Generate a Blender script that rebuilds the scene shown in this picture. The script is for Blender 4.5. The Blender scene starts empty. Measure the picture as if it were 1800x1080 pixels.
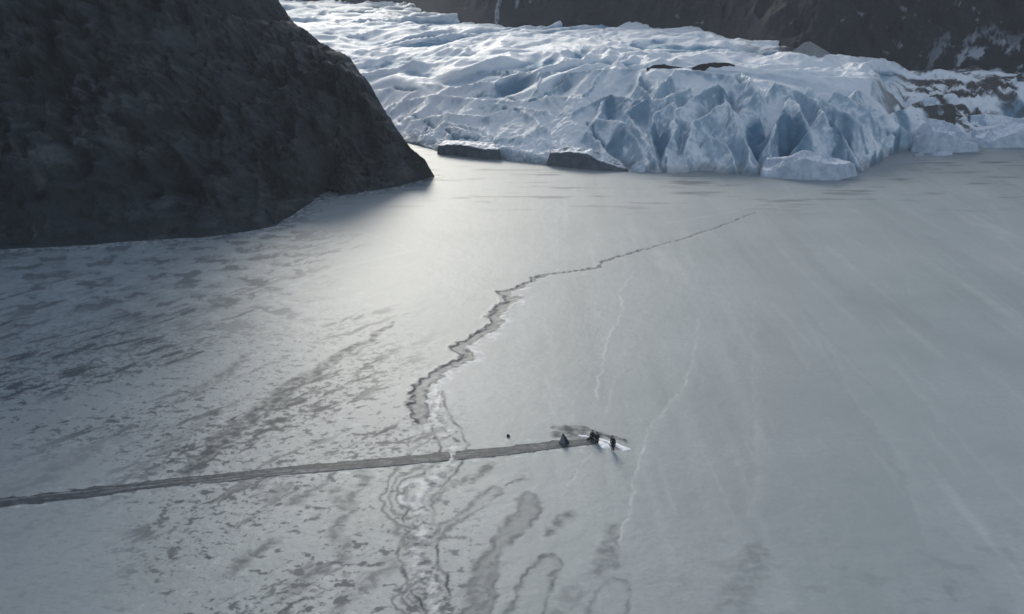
import bpy, bmesh, math, random
import numpy as np
R = math.radians
random.seed(7)
sc = bpy.context.scene
COL = sc.collection

# ------------------------------------------------------------------ camera
CAM_H = 48.0
PITCH = math.atan(600 / 1800)          # horizon a little above the frame
SP, CP = math.sin(PITCH), math.cos(PITCH)
cam = bpy.data.cameras.new('camera'); cam.lens = 36; cam.sensor_width = 36
cam.clip_start = 0.5; cam.clip_end = 20000
co = bpy.data.objects.new('camera', cam); COL.objects.link(co)
co.location = (0, 0, CAM_H); co.rotation_euler = (math.pi / 2 - PITCH, 0, 0)
sc.camera = co

# ------------------------------------------------------------------ sky and sun
SUN_EL, SUN_AZ = 24.0, -11.0            # ahead of the camera, a little to the left
w = bpy.data.worlds.new('World'); sc.world = w; w.use_nodes = True
nt = w.node_tree; bg = nt.nodes['Background']
sky = nt.nodes.new('ShaderNodeTexSky'); sky.sky_type = 'NISHITA'; sky.sun_disc = False
sky.sun_elevation = R(SUN_EL); sky.sun_rotation = R(SUN_AZ)
sky.altitude = 50; sky.air_density = 1.0; sky.dust_density = 2.0; sky.ozone_density = 1.5
hs = nt.nodes.new('ShaderNodeHueSaturation'); hs.inputs['Saturation'].default_value = 0.72   # thin high cloud
nt.links.new(sky.outputs[0], hs.inputs['Color']); nt.links.new(hs.outputs[0], bg.inputs[0]); bg.inputs[1].default_value = 0.13
sl = bpy.data.lights.new('sun', 'SUN'); sl.energy = 1.7; sl.angle = R(19.0); sl.color = (1.0, 0.96, 0.85)
so = bpy.data.objects.new('sun', sl); COL.objects.link(so)
so.rotation_euler = (R(90 - SUN_EL), 0, R(180 - SUN_AZ)); so.location = (-60, 400, 200)
sc.view_settings.view_transform = 'Standard'; sc.view_settings.look = 'None'
sc.view_settings.exposure = 0.42; sc.view_settings.gamma = 1.0

# ------------------------------------------------------------------ helpers
def ray(px, py):
    u = (px - 900) / 1800; v = (540 - py) / 1800
    return u, CP + v * SP, -SP + v * CP
def ground(px, py, z=0.0):
    x, y, dz = ray(px, py); k = (z - CAM_H) / dz
    return np.array([x * k, y * k, z])
def at(px, py, d):
    x, y, dz = ray(px, py); k = d / y
    return np.array([x * k, d, CAM_H + dz * k])
def tanx(px, py):
    x, y, _ = ray(px, py); return x / y

def _h(ix, iy, s):
    n = (ix.astype(np.int64) * 374761393 + iy.astype(np.int64) * 668265263 + s * 2147483647 * 7 + 1013904223) & 0xffffffff
    n = ((n ^ (n >> 13)) * 1274126177) & 0xffffffff
    n = ((n ^ (n >> 15)) * 2246822519) & 0xffffffff
    return ((n ^ (n >> 16)) & 0xffffff) / float(0x1000000)
def perlin(x, y, s=0):
    x0 = np.floor(x); y0 = np.floor(y); fx = x - x0; fy = y - y0
    u = fx * fx * fx * (fx * (fx * 6 - 15) + 10); v = fy * fy * fy * (fy * (fy * 6 - 15) + 10)
    def g(i, j):
        a = _h(x0 + i, y0 + j, s) * 2 * np.pi
        return np.cos(a) * (fx - i) + np.sin(a) * (fy - j)
    a, b, c, d = g(0, 0), g(1, 0), g(0, 1), g(1, 1)
    return (a + (b - a) * u + (c - a) * v + (a - b - c + d) * u * v) * 1.5
def fbm(x, y, s=0, o=4, g=0.5, l=2.03):
    r = 0; a = 1; t = 0
    for i in range(o):
        r = r + a * perlin(x, y, s + i * 17); t += a; a *= g; x = x * l + 5.3; y = y * l - 3.7
    return r / t
def ridged(x, y, s=0, o=4, g=0.5):
    r = 0; a = 1; t = 0
    for i in range(o):
        n = 1 - np.abs(perlin(x, y, s + i * 13)) * 1.6
        r = r + a * n; t += a; a *= g; x = x * 2.05 + 1.7; y = y * 2.05 + 9.2
    return r / t
def sstep(a, b, x):
    t = np.clip((x - a) / (b - a), 0, 1); return t * t * (3 - 2 * t)
def smax(a, b, k):
    h = np.clip(0.5 + 0.5 * (a - b) / k, 0, 1)
    return b + (a - b) * h + k * h * (1 - h)
def polyline_dist(X, Y, P, want=None):
    """distance to polyline P (n x 2..); also interpolated extra columns and side sign"""
    best = np.full(X.shape, 1e9); ext = None; side = np.zeros(X.shape); par = np.zeros(X.shape)
    P = np.asarray(P, float)
    ne = P.shape[1] - 2
    if ne: ext = np.zeros(X.shape + (ne,))
    L = 0.0
    for a, b in zip(P[:-1], P[1:]):
        dx, dy = b[0] - a[0], b[1] - a[1]; l2 = dx * dx + dy * dy + 1e-9
        t = np.clip(((X - a[0]) * dx + (Y - a[1]) * dy) / l2, 0, 1)
        ex = X - a[0] - t * dx; ey = Y - a[1] - t * dy
        d = np.sqrt(ex * ex + ey * ey); m = d < best
        best = np.where(m, d, best)
        side = np.where(m, np.sign(dx * ey - dy * ex), side)
        par = np.where(m, L + t * math.sqrt(l2), par)
        if ne:
            for k in range(ne):
                ext[..., k] = np.where(m, a[2 + k] + t * (b[2 + k] - a[2 + k]), ext[..., k])
        L += math.sqrt(l2)
    return best, ext, side, par

def tag(o, label=None, cat=None, group=None, kind=None):
    if label: o['label'] = label
    if cat: o['category'] = cat
    if group: o['group'] = group
    if kind: o['kind'] = kind
    return o
def link(name, me, mat=None, parent=None, smooth=True):
    o = bpy.data.objects.new(name, me); COL.objects.link(o)
    if mat: me.materials.append(mat)
    if parent: o.parent = parent
    if smooth and len(me.polygons): me.polygons.foreach_set('use_smooth', np.ones(len(me.polygons), bool))
    return o
def grid_mesh(name, X, Y, Z, attrs=None, keep=None):
    n, m = X.shape
    V = np.stack([X, Y, Z], -1).reshape(-1, 3).astype(np.float32)
    idx = np.arange(n * m).reshape(n, m)
    F = np.stack([idx[:-1, :-1], idx[:-1, 1:], idx[1:, 1:], idx[1:, :-1]], -1).reshape(-1, 4)
    if keep is not None:
        F = F[keep[F].any(1)]
        used = np.zeros(n * m, bool); used[F.ravel()] = True
        re = np.cumsum(used) - 1; F = re[F]; V = V[used]
        if attrs: attrs = {k: a.ravel()[used] for k, a in attrs.items()}
    me = bpy.data.meshes.new(name)
    me.vertices.add(len(V)); me.vertices.foreach_set('co', V.ravel())
    me.loops.add(F.size); me.loops.foreach_set('vertex_index', F.ravel().astype(np.int32))
    me.polygons.add(len(F)); me.polygons.foreach_set('loop_start', (np.arange(len(F)) * 4).astype(np.int32))
    me.update(calc_edges=True)
    if attrs:
        for k, a in attrs.items():
            at_ = me.attributes.new(k, 'FLOAT', 'POINT'); at_.data.foreach_set('value', np.ascontiguousarray(a.ravel(), np.float32))
    return me

class NT:
    """small wrapper for building node materials"""
    def __init__(s, name):
        s.m = bpy.data.materials.new(name); s.m.use_nodes = True; s.t = s.m.node_tree
        s.b = s.t.nodes['Principled BSDF']
    def n(s, ty, **kw):
        x = s.t.nodes.new(ty)
        for k, v in kw.items(): setattr(x, k, v)
        return x
    def l(s, a, b): s.t.links.new(a, b)
    def set(s, k, v):
        if hasattr(v, 'is_output'): s.l(v, s.b.inputs[k])
        else: s.b.inputs[k].default_value = v
    def attr(s, k): return s.n('ShaderNodeAttribute', attribute_name=k).outputs['Fac']
    def noise(s, scale, detail=4, rough=0.55, vec=None, dist=0.0, stretch=None):
        x = s.n('ShaderNodeTexNoise'); x.inputs['Scale'].default_value = scale
        x.inputs['Detail'].default_value = detail; x.inputs['Roughness'].default_value = rough
        x.inputs['Distortion'].default_value = dist
        tc = s.n('ShaderNodeTexCoord').outputs['Object'] if vec is None else vec
        if stretch:
            mp = s.n('ShaderNodeMapping'); mp.inputs['Scale'].default_value = stretch[0]; mp.inputs['Rotation'].default_value = stretch[1]
            s.l(tc, mp.inputs[0]); tc = mp.outputs[0]
        s.l(tc, x.inputs['Vector']); return x.outputs['Fac']
    def ramp(s, fac, stops, interp='LINEAR'):
        x = s.n('ShaderNodeValToRGB'); x.color_ramp.interpolation = interp; e = x.color_ramp.elements
        while len(e) < len(stops): e.new(0.5)
        for el, (p, c) in zip(e, stops):
            el.position = p; el.color = (c, c, c, 1) if isinstance(c, (int, float)) else (*c, 1)
        s.l(fac, x.inputs[0]); return x.outputs[0]
    def mix(s, f, a, b, mode='MIX'):
        x = s.n('ShaderNodeMix', data_type='RGBA', blend_type=mode)
        for i, v in ((0, f), (6, a), (7, b)):
            if hasattr(v, 'is_output'): s.l(v, x.inputs[i])
            elif i == 0: x.inputs[0].default_value = v
            else: x.inputs[i].default_value = (*v, 1) if not isinstance(v, (int, float)) else (v, v, v, 1)
        return x.outputs[2]
    def math(s, op, a, b=0.0, clamp=False):
        x = s.n('ShaderNodeMath', operation=op, use_clamp=clamp)
        for i, v in ((0, a), (1, b)):
            if hasattr(v, 'is_output'): s.l(v, x.inputs[i])
            else: x.inputs[i].default_value = v
        return x.outputs[0]
    def bump(s, h, strength=0.5, dist=0.1, prev=None):
        x = s.n('ShaderNodeBump'); x.inputs['Strength'].default_value = strength; x.inputs['Distance'].default_value = dist
        s.l(h, x.inputs['Height'])
        if prev is not None: s.l(prev, x.inputs['Normal'])
        s.l(x.outputs[0], s.b.inputs['Normal']); return x.outputs[0]

# ------------------------------------------------------------------ materials
def ice_lake_material():
    a = NT('lake_ice')
    dark, white = a.attr('dark'), a.attr('white')
    big = a.noise(0.05, 5, 0.6); fine = a.noise(1.6, 6, 0.65); grit = a.noise(9.0, 3, 0.6)
    snow = a.mix(a.ramp(fine, [(0.25, 0.0), (0.75, 1.0)]), (0.252, 0.293, 0.309), (0.328, 0.364, 0.377))
    snow = a.mix(a.ramp(big, [(0.35, 0.0), (0.7, 1.0)]), snow, (0.240, 0.284, 0.294))
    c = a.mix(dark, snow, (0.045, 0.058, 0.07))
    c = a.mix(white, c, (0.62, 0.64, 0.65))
    a.set('Base Color', c)
    a.set('Roughness', 0.54); a.set('Specular IOR Level', a.math('ADD', a.math('MULTIPLY', dark, -0.54), 0.62)); a.set('IOR', 1.31)
    b = a.bump(fine, 0.35, 0.12); a.bump(grit, 0.25, 0.02, b)
    return a.m
def glacier_material():
    a = NT('glacier_ice')
    bare, dirt = a.attr('bare'), a.attr('dirt')
    n1 = a.noise(0.35, 5, 0.6); n2 = a.noise(2.2, 5, 0.65)
    snow = a.mix(a.ramp(n1, [(0.3, 0.0), (0.7, 1.0)]), (0.76, 0.80, 0.83), (0.90, 0.91, 0.91))
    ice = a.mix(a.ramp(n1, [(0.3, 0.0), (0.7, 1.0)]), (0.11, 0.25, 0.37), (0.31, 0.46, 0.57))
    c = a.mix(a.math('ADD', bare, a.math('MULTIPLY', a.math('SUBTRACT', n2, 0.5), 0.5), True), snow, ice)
    c = a.mix(a.attr('recess_dark'), c, a.mix(n1, (0.05, 0.13, 0.22), (0.12, 0.24, 0.34)))  # dark blue that paints shade into hollows and crevasses
    c = a.mix(dirt, c, a.mix(n2, (0.035, 0.035, 0.038), (0.11, 0.11, 0.11)))
    a.set('Base Color', c); a.set('Roughness', 0.6); a.set('IOR', 1.31); a.set('Specular IOR Level', 0.35)
    b = a.bump(n1, 0.15, 0.4); a.bump(n2, 0.25, 0.06, b)
    return a.m
def rock_material(name, c0, c1, c2, snow=False):
    a = NT(name)
    n1 = a.noise(0.09, 8, 0.62, stretch=((1, 0.35, 1.0), (0.3, 0.6, 0.2))); n2 = a.noise(0.9, 8, 0.68); n3 = a.noise(0.03, 4, 0.5)
    c = a.mix(a.ramp(n1, [(0.35, 0.0), (0.68, 1.0)]), c0, c1)
    c = a.mix(a.ramp(n2, [(0.55, 0.0), (0.78, 0.6)]), c, c2)
    c = a.mix(a.ramp(n3, [(0.45, 0.0), (0.7, 0.5)]), c, (c1[0] * 0.85, c1[1] * 1.02, c1[2] * 0.92))
    if name == 'headland_rock':
        c = a.mix(a.math('MULTIPLY', a.attr('moss'), 0.6), c, (0.042, 0.056, 0.054)); c = a.mix(a.math('MULTIPLY', a.attr('streak'), 0.75), c, (0.17, 0.185, 0.195))
    if snow:
        c = a.mix(a.attr('snow'), c, (0.55, 0.6, 0.66))
    n5 = a.noise(2.6, 6, 0.7); c = a.mix(a.ramp(n5, [(0.35, 0.0), (0.7, 1.0)]), a.mix(0.45, c, (0.01, 0.011, 0.012)), c)
    a.set('Base Color', c); a.set('Roughness', 0.85); a.set('Specular IOR Level', 0.25)
    b = a.bump(n1, 0.8, 1.5); b = a.bump(n2, 0.8, 0.6, b); a.bump(n5, 0.8, 0.25, b)
    return a.m
def plain(name, col, rough=0.8, sc_=30, amt=0.35):
    a = NT(name); n = a.noise(sc_, 4, 0.6)
    a.set('Base Color', a.mix(n, tuple(v * (1 - amt) for v in col), tuple(v * (1 + amt) for v in col)))
    a.set('Roughness', rough); a.bump(n, 0.3, 0.01); return a.m

M_LAKE = ice_lake_material(); M_GLAC = glacier_material()
M_ROCK = rock_material('headland_rock', (0.044, 0.053, 0.064), (0.068, 0.079, 0.091), (0.11, 0.123, 0.136))
M_MTN = rock_material('mountain_rock', (0.030, 0.031, 0.040), (0.050, 0.052, 0.064), (0.09, 0.095, 0.11), snow=True)
M_SNOW = plain('packed_snow', (0.78, 0.80, 0.82), 0.6, 8, 0.1)

# ------------------------------------------------------------------ ground sheet under everything
g = 9000
me = grid_mesh('terrain', *np.meshgrid(np.linspace(-g, g, 3), np.linspace(-g, g, 3)), np.full((3, 3), -3.0))
tag(link('terrain', me, M_ROCK), kind='structure')

# ------------------------------------------------------------------ frozen lake
def gp(pts): return np.array([ground(*p)[:2] for p in pts])
def build_lake():
    t = np.concatenate([np.linspace(-4, -0.66, 24), np.linspace(-0.65, 0.65, 1180), np.linspace(0.66, 4, 24)])
    iv = np.linspace(1 / 66.0, 1 / 300.0, 640)
    d = np.concatenate([np.linspace(6, 65, 20), 1 / iv, np.linspace(304, 420, 12)])
    T, D = np.meshgrid(t, d); X = T * D; Y = D
    wx = fbm(X * 0.35, Y * 0.35, 90, 4); wy = fbm(X * 0.35, Y * 0.35, 120, 4)
    jx = fbm(X * 1.3, Y * 1.3, 95, 3); jy = fbm(X * 1.3, Y * 1.3, 125, 3)
    XW = X + 0.9 * wx + 0.22 * jx; YW = Y + 0.9 * wy + 0.35 * jy
    dark = np.zeros(X.shape); white = np.zeros(X.shape); Z = np.zeros(X.shape)
    def add(a, m): return np.maximum(a, m)
    N9 = fbm(X * 0.9, Y * 0.9, 43, 4); N6 = fbm(X * 0.6, Y * 0.6, 41, 3); N25 = fbm(X * 0.25, Y * 0.25, 51, 4)
    def line(pts, wid, soft=0.5, warp=1.0):
        P = np.array([[*ground(p[0], p[1])[:2], p[2] * wid if len(p) > 2 else wid] for p in pts])
        mg = 5 + 2 * P[:, 2].max()
        rows = np.where((Y[:, 0] > P[:, 1].min() - mg) & (Y[:, 0] < P[:, 1].max() + mg))[0]
        r0, r1 = rows[0], rows[-1] + 1
        xs = X[r0:r1]; cm = np.where(((xs > P[:, 0].min() - mg) & (xs < P[:, 0].max() + mg)).any(0))[0]
        c0, c1 = cm[0], cm[-1] + 1
        sl_ = (slice(r0, r1), slice(c0, c1))
        x, y = X[sl_], Y[sl_]
        a, b, c_, e = polyline_dist(x + (XW[sl_] - x) * warp, y + (YW[sl_] - y) * warp, P)
        ds = np.full(X.shape, 99.0); ds[sl_] = a; ex = np.full(X.shape, 0.1); ex[sl_] = b[..., 0]
        side = np.ones(X.shape); side[sl_] = c_; par = np.zeros(X.shape); par[sl_] = e
        return ds, ex, side, par
    # ---- main crack, thin far away and widening towards the sled track
    main = [(1330, 372, .5), (1280, 393, .6), (1200, 420, .8), (1100, 448, 1), (1060, 461, 1.2), (1052, 471, 1.4), (985, 480, 1.0), (937, 488, 1.6), (938, 494, 1.6), (905, 508, 2.2),
            (884, 514, 3.2), (896, 527, 3.2), (908, 524, 2.8), (882, 540, 3.2), (868, 556, 3.2), (876, 568, 3.0), (848, 588, 3.5), (803, 611, 3.2), (828, 626, 3.0), (790, 645, 3.2),
            (758, 664, 3.6), (740, 684, 4), (735, 712, 4.2), (741, 742, 3)]
    ds, wd, side, par = line(main, 0.32, warp=0.8)
    wd = wd * np.clip(1 + 0.9 * fbm(X * 0.7, Y * 0.7, 35, 3), 0.4, 1.8)
    edge = np.exp(-((ds - wd * 0.8) / (0.12 + wd * 0.22)) ** 2)
    core = sstep(wd * 1.05, wd * 0.6, ds)
    mid = 0.55 + 0.5 * fbm(X * 1.1, Y * 1.1, 33, 3)
    dark = add(dark, np.clip(core * np.clip(mid, 0.35, 1) * 0.9 + edge * (0.32 + 0.5 * np.clip(0.5 + 1.5 * fbm(X * 0.8, Y * 0.8, 36, 3), 0, 1)) * sstep(0.1, 0.5, wd), 0, 1))
    rim = np.exp(-((ds - wd * 1.3) / (wd * 0.45 + 0.05)) ** 2) * (side > 0) * sstep(0.35, 0.9, wd)
    white = add(white, rim * 1.0 * np.clip(0.6 + fbm(X * 0.8, Y * 0.8, 5, 3), 0, 1))
    Z += 0.05 * np.exp(-((ds - wd) / (0.3 * wd + 0.05)) ** 2) * sstep(0.3, 1.0, wd) - 0.06 * core
    # ---- pressure ridge continuing across the track, white with dark outlines
    rid = [(775, 690, .3), (768, 725, 1.4), (785, 758, 2.4), (800, 785, 2), (792, 815, 1.6), (752, 850, 2.6), (738, 880, 1.6), (735, 910, 2.2), (748, 935, 2), (730, 965, 2.2), (742, 1005, 2.4), (758, 1038, 2.2), (764, 1075, 1.2), (770, 1110, 1)]
    ds, wd, side, par = line(rid, 0.5, warp=0.9)
    white = add(white, sstep(wd * 1.2, wd * 0.1, ds) * np.clip(0.15 + 1.5 * fbm(X * 0.9, Y * 0.9, 6, 5, 0.6), 0, 0.85))
    dark = add(dark, sstep(wd * 1.3, wd * 0.6, ds) * sstep(0.0, 0.3, -fbm(X * 0.8, Y * 0.8, 16, 4)) * 0.8)
    o1 = np.exp(-((ds - wd * 1.35) / 0.22) ** 2)
    dark = add(dark, o1 * np.clip(0.75 + 0.9 * fbm(X * 0.5, Y * 0.5, 7, 3), 0, 1))
    Z += 0.10 * np.exp(-(ds / (wd * 0.5)) ** 2) * np.clip(0.5 + fbm(X * 0.6, Y * 0.6, 8, 3), 0, 1)
    # rings round the ridge below the track
    c = ground(728, 865)[:2]
    rr = np.hypot((XW - c[0]) / 1.0, (YW - c[1]) / 2.3)
    ang = np.arctan2(Y - c[1], X - c[0])
    ring = 0
    for r0, a0 in ((0.75, 1), (1.5, 1), (2.2, .8), (2.9, .9)):
        ring = ring + a0 * np.exp(-((rr - r0) / 0.16) ** 2)
    ring = ring * sstep(0.0, -0.6, np.cos(ang) - 0.55)
    dark = add(dark, np.clip(ring, 0, 1) * 0.8)
    white = add(white, 0.75 * np.exp(-((rr - 0.95) / 0.3) ** 2) * (np.abs(ang) < 2.6))
    c = ground(735, 1050)[:2]; rr = np.hypot((XW - c[0]) / 1.0, (YW - c[1]) / 1.6)
    ring = sum(np.exp(-((rr - r0) / 0.15) ** 2) for r0 in (0.6, 1.1, 1.7))
    dark = add(dark, np.clip(ring, 0, 1) * 0.7 * (X < c[0] + 0.8))
    # ---- outlines of refrozen leads below the track (open ribbons with dark rims)
    def ribbon(pts, wid, rim=0.27, fill=0.38, k=0.72):
        nonlocal dark
        ds, wd, side, par = line(pts, wid, warp=1.0)
        e = np.exp(-((ds - wd) / rim) ** 2)
        n = np.clip(0.8 + 0.8 * N6, 0, 1)
        dark = add(dark, np.clip(e * k * n + fill * sstep(wd, wd * 0.6, ds), 0, 1))
    ribbon([(935, 872, 1.0), (925, 905, 1.3), (895, 935, 1.4), (870, 962, .7), (858, 990, 1.2), (850, 1030, 1.3), (838, 1085, 1.4), (830, 1120, 1)], 0.75)
    ribbon([(960, 985, 1), (945, 1020, 1.5), (930, 1060, 1.7), (915, 1110, 1.8)], 0.8, fill=0.12)
    ribbon([(868, 862, 1), (850, 880, 1), (815, 905, 0.8), (785, 930, 0.7), (760, 950, .6)], 0.65, fill=0.15)
    ribbon([(1090, 1030, 1), (1075, 1050, 1.6), (1060, 1090, 1.6)], 0.9, fill=0.1, k=0.5)
    def smear(pts, wid, k=0.75, soft=0.7):
        nonlocal dark
        ds, wd, side, par = line(pts, wid, warp=1.3)
        m = sstep(wd * (1 + soft), wd * (1 - soft), ds)
        n = np.clip(0.75 + 1.2 * N9, 0, 1)
        dark = add(dark, m * k * n)
    smear([(862, 815, .7), (845, 830, 1), (825, 845, .8), (785, 858, .3), (760, 885, .35)], 0.7)
    smear([(920, 842, .7), (895, 853, .4)], 0.6); smear([(930, 872, .9), (915, 878, .7)], 0.55)
    smear([(1000, 905, .8), (985, 920, 1), (965, 940, .6)], 0.75, 0.7)
    smear([(1082, 928, .8), (1075, 960, 1.3), (1060, 1010, 1.1)], 0.9, 0.55)
    smear([(1335, 960, 1), (1315, 1000, 1.5), (1295, 1060, 1.8)], 0.9, 0.35)
    smear([(1660, 1010, .6), (1690, 1050, 1)], 0.7, 0.25)
    smear([(1010, 1040, 1), (990, 1085, 1.4)], 1.0, 0.4)
    smear([(860, 990, 1), (845, 1040, 1.5), (830, 1100, 1.7)], 0.7, 0.65)
    # ---- left lead, a band of broken dark ice running down to the left
    smear([(693, 566, .3), (668, 585, .6), (640, 602, .9), (600, 622, 1), (560, 650, 1.1), (515, 678, 1.4), (470, 712, 1.7), (420, 752, 1.7), (365, 795, 1.2), (330, 830, 1)], 0.85, 0.9, 0.5)
    smear([(668, 598, .4), (620, 622, .6), (585, 640, .4)], 0.7, 0.7)
    smear([(440, 622, .4), (400, 655, .9), (350, 685, 1.0), (310, 708, .6)], 0.9, 0.6, 0.9)
    smear([(240, 745, .3), (140, 800, 1), (0, 880, 1.2)], 1.5, 0.35, 0.9)
    smear([(430, 700, .4), (340, 755, .8), (250, 820, .8)], 0.9, 0.45, 0.9)
    for k, pts in enumerate([[(590, 860), (605, 900), (590, 940), (610, 985)], [(640, 830), (625, 870), (610, 895)], [(560, 855), (515, 885)],
                             [(700, 935), (730, 960), (735, 1000)], [(690, 990), (640, 1030), (600, 1075)], [(560, 1000), (500, 1050)], [(480, 950), (400, 1010)]]):
        smear([(p[0], p[1], 1) for p in pts], 0.65, 0.7, 0.8)
    # ---- speckles of bare ice: many to the left of the crack, few to the right
    tr = np.interp(Y, [70, 95, 150, 230], [0.02, -0.03, -0.10, -0.16])
    left = sstep(tr + 0.03, tr - 0.10, T) * sstep(260, 170, Y)
    al = X * 0.60 + Y * 0.80; ac = X * 0.80 - Y * 0.60           # along / across the drift direction
    bandn = fbm(ac * 0.10, al * 0.022, 65, 3); bands = sstep(-0.12, 0.28, bandn)
    left = left * (1 - 0.8 * sstep(-0.36, -0.48, T) * sstep(105, 90, Y))
    sp = fbm(ac * 0.60 + 0.4 * wx, al * 0.17 + 0.3 * wy, 60, 5, 0.6)
    nearw = sstep(165, 100, Y)
    m = sstep(0.06, 0.30, sp + 0.12 * bandn) * (0.1 + 0.9 * bands)
    dark = add(dark, m * left * (0.65 + 0.25 * nearw))
    sp2 = fbm(X * 0.70 + 0.3 * jx, Y * 0.95 + 0.3 * jy, 62, 4, 0.5)
    dark = add(dark, sstep(0.14, 0.36, sp2 + 0.25 * bandn) * left * nearw * 0.8)
    fine = sstep(0.20, 0.42, fbm(X * 1.5, Y * 1.6, 70, 4, 0.55) + 0.35 * bandn)
    dark = add(dark, fine * left * nearw * 0.75)
    dark = dark + left * nearw * 0.10 * fbm(X * 0.9, Y * 0.9, 72, 4)
    # wind patterns on the shaded ice below the headland
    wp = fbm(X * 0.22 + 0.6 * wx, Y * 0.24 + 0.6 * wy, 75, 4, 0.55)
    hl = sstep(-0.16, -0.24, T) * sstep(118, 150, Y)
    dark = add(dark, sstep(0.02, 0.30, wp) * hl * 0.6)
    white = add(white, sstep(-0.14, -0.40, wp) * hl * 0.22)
    # iso-line swirls left of the crack, lower part
    f = fbm((X * 0.85 + Y * 0.2) * 0.26, (Y * 0.8 - X * 0.2) * 0.11, 81, 3)
    iso = np.exp(-((np.abs(((f * 5) % 1.0) - 0.5)) / 0.07) ** 2)
    dark = add(dark, iso * left * sstep(118, 95, Y) * 0.16)
    # bright crusts among the speckles
    white = add(white, sstep(0.2, 0.5, fbm(X * 0.7, Y * 0.5, 84, 4)) * left * 0.15)
    # ---- long pale pressure lines on the right half
    def pale(pts, wid, k):
        nonlocal white
        ds, wd, side, par = line(pts, wid, warp=0.8)
        wd = wd * 0.75; s1 = np.where(side > 0, 1.0, 0.18)
        m = (0.6 * np.exp(-(ds / (wd * s1 + 0.02)) ** 2) + 0.4 * np.exp(-(ds / (wd * 0.28)) ** 2) * np.clip(0.5 + 1.6 * N9, 0, 1)) * np.clip(0.65 + 0.9 * N25, 0, 1)
        white = add(white, m * k * 0.6)
        return m
    Z += 0.04 * pale([(1117, 478, .6), (1088, 515, 1), (1097, 545, 1), (1074, 585, .8), (1058, 640, .9), (1045, 700, 1)], 0.6, 0.4)
    Z += 0.04 * pale([(1228, 560, .6), (1220, 640, 1), (1195, 695, 1.2), (1150, 745, 1.6), (1125, 810, 1.2), (1110, 880, 1.2), (1095, 960, 1)], 0.9, 0.45)
    pale([(1085, 655, 1), (1062, 725, 1)], 0.6, 0.4); pale([(1036, 795, .6), (1020, 822, .8), (996, 852, .4)], 0.45, 0.6)
    pale([(1325, 520, 1), (1322, 640, 1), (1330, 760, 1.2), (1330, 860, 1.4), (1315, 910, 1)], 0.9, 0.28)
    pale([(1440, 570, .8), (1495, 695, 1), (1560, 768, 1.3), (1600, 850, 1.4), (1622, 940, 1.2)], 1.1, 0.24)
    pale([(1555, 630, .8), (1640, 720, 1), (1700, 790, 1.2), (1800, 890, 1.2)], 1.2, 0.2)
    pale([(1420, 340, 1), (1350, 352, 1), (1290, 372, 1), (1170, 392, .8)], 1.0, 0.35)
    pale([(1540, 400, 1), (1580, 450, 1), (1600, 520, 1)], 1.2, 0.18); pale([(1720, 330, 1), (1790, 430, 1)], 1.5, 0.2)
    pale([(905, 600, 1), (955, 660, 1), (975, 730, 1)], 0.5, 0.3); pale([(470, 520, 1), (600, 470, 1), (735, 440, 1)], 1.2, 0.45)
    pale([(640, 410, .8), (700, 430, 1), (730, 450, .8)], 0.8, 0.35)
    fan = X - 0.0006 * (Y - 80) ** 2 * np.sign(X + 5) * 0.12 + 0.5 * wx
    lines = ridged(fan * 0.085, Y * 0.0055, 57, 3, 0.6); kk = fbm(X * 0.05, Y * 0.02, 59, 3)
    rm = sstep(-0.06, 0.06, T)
    white = add(white, sstep(0.74, 0.98, lines + 0.12 * kk) * rm * 0.17 * np.clip(0.7 + N25, 0.2, 1))
    lines2 = ridged(fan * 0.20 + 0.2 * kk, Y * 0.010, 61, 3, 0.6)
    white = add(white, sstep(0.78, 0.98, lines2 + 0.15 * kk) * rm * 0.08)
    dark = add(dark, sstep(0.5, 0.3, lines) * rm * 0.08)
    # broken shore ice along the rock
    ds, wd, side, par = line([(764, 311, 1), (700, 329, 1), (640, 339, 1), (590, 348, 1), (550, 355, 1), (515, 379, 1), (480, 401, 1), (430, 409, 1), (340, 419, 1), (250, 426, 1), (120, 434, 1), (0, 441, 1)], 1.0)
    sh = sstep(3.2, 0.5, ds + 3.0 * N25)
    white = add(white, sh * sstep(0.0, 0.3, N9) * 0.7); dark = add(dark, sstep(5, 1, ds + 3 * N25) * sstep(0.0, 0.35, -N6) * 0.7)
    # broad soft tonal bands on the right
    band = fbm(X * 0.09, Y * 0.018, 55, 3)
    dark = add(dark, sstep(0.0, 0.6, band) * sstep(-0.05, 0.1, T) * 0.10)
    lowr = sstep(92, 72, Y) * sstep(0.0, 0.12, T)
    dark = add(dark, sstep(0.05, 0.35, fbm(X * 0.3, Y * 0.35, 58, 4)) * lowr * 0.18)
    # wet ripples near the glacier foot
    rp = fbm(X * 0.06, Y * 0.32, 77, 4)
    dark = add(dark, sstep(0.12, 0.45, rp) * sstep(195, 225, Y) * 0.6)
    for off, k_ in ((13, .45), (-13, .3)):
        ds, wd, side, par = line([(x_, y_ + off * 0.8, 1) for x_, y_ in ((-100, 897), (0, 884), (150, 867), (300, 850), (500, 829), (700, 811), (850, 797), (960, 784), (1030, 778))], 0.35)
        white = add(white, sstep(0.9, 0.1, ds) * np.clip(2.0 * N9, 0, 1) * k_)
    # ---- scraped ice and water round the party
    smear([(985, 752, .7), (1015, 754, .8), (1045, 762, .8), (1075, 768, .7), (1097, 779, .4)], 1.0, 0.95, 0.4)
    smear([(975, 762, .6), (1010, 762, 1), (1040, 772, 1), (1060, 779, .5)], 1.3, 0.9, 0.5)
    smear([(1065, 780, .6), (1090, 789, .7)], 0.5, 0.8, 0.4)
    smear([(893, 766, 1), (894, 766, 1)], 0.01, 0.2)
    n0 = fbm(X * 0.5, Y * 0.5, 99, 5); Z += 0.03 * n0
    me = grid_mesh('frozen_lake', X, Y, Z, {'dark': np.clip(dark, 0, 1), 'white': np.clip(white, 0, 1)})
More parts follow.
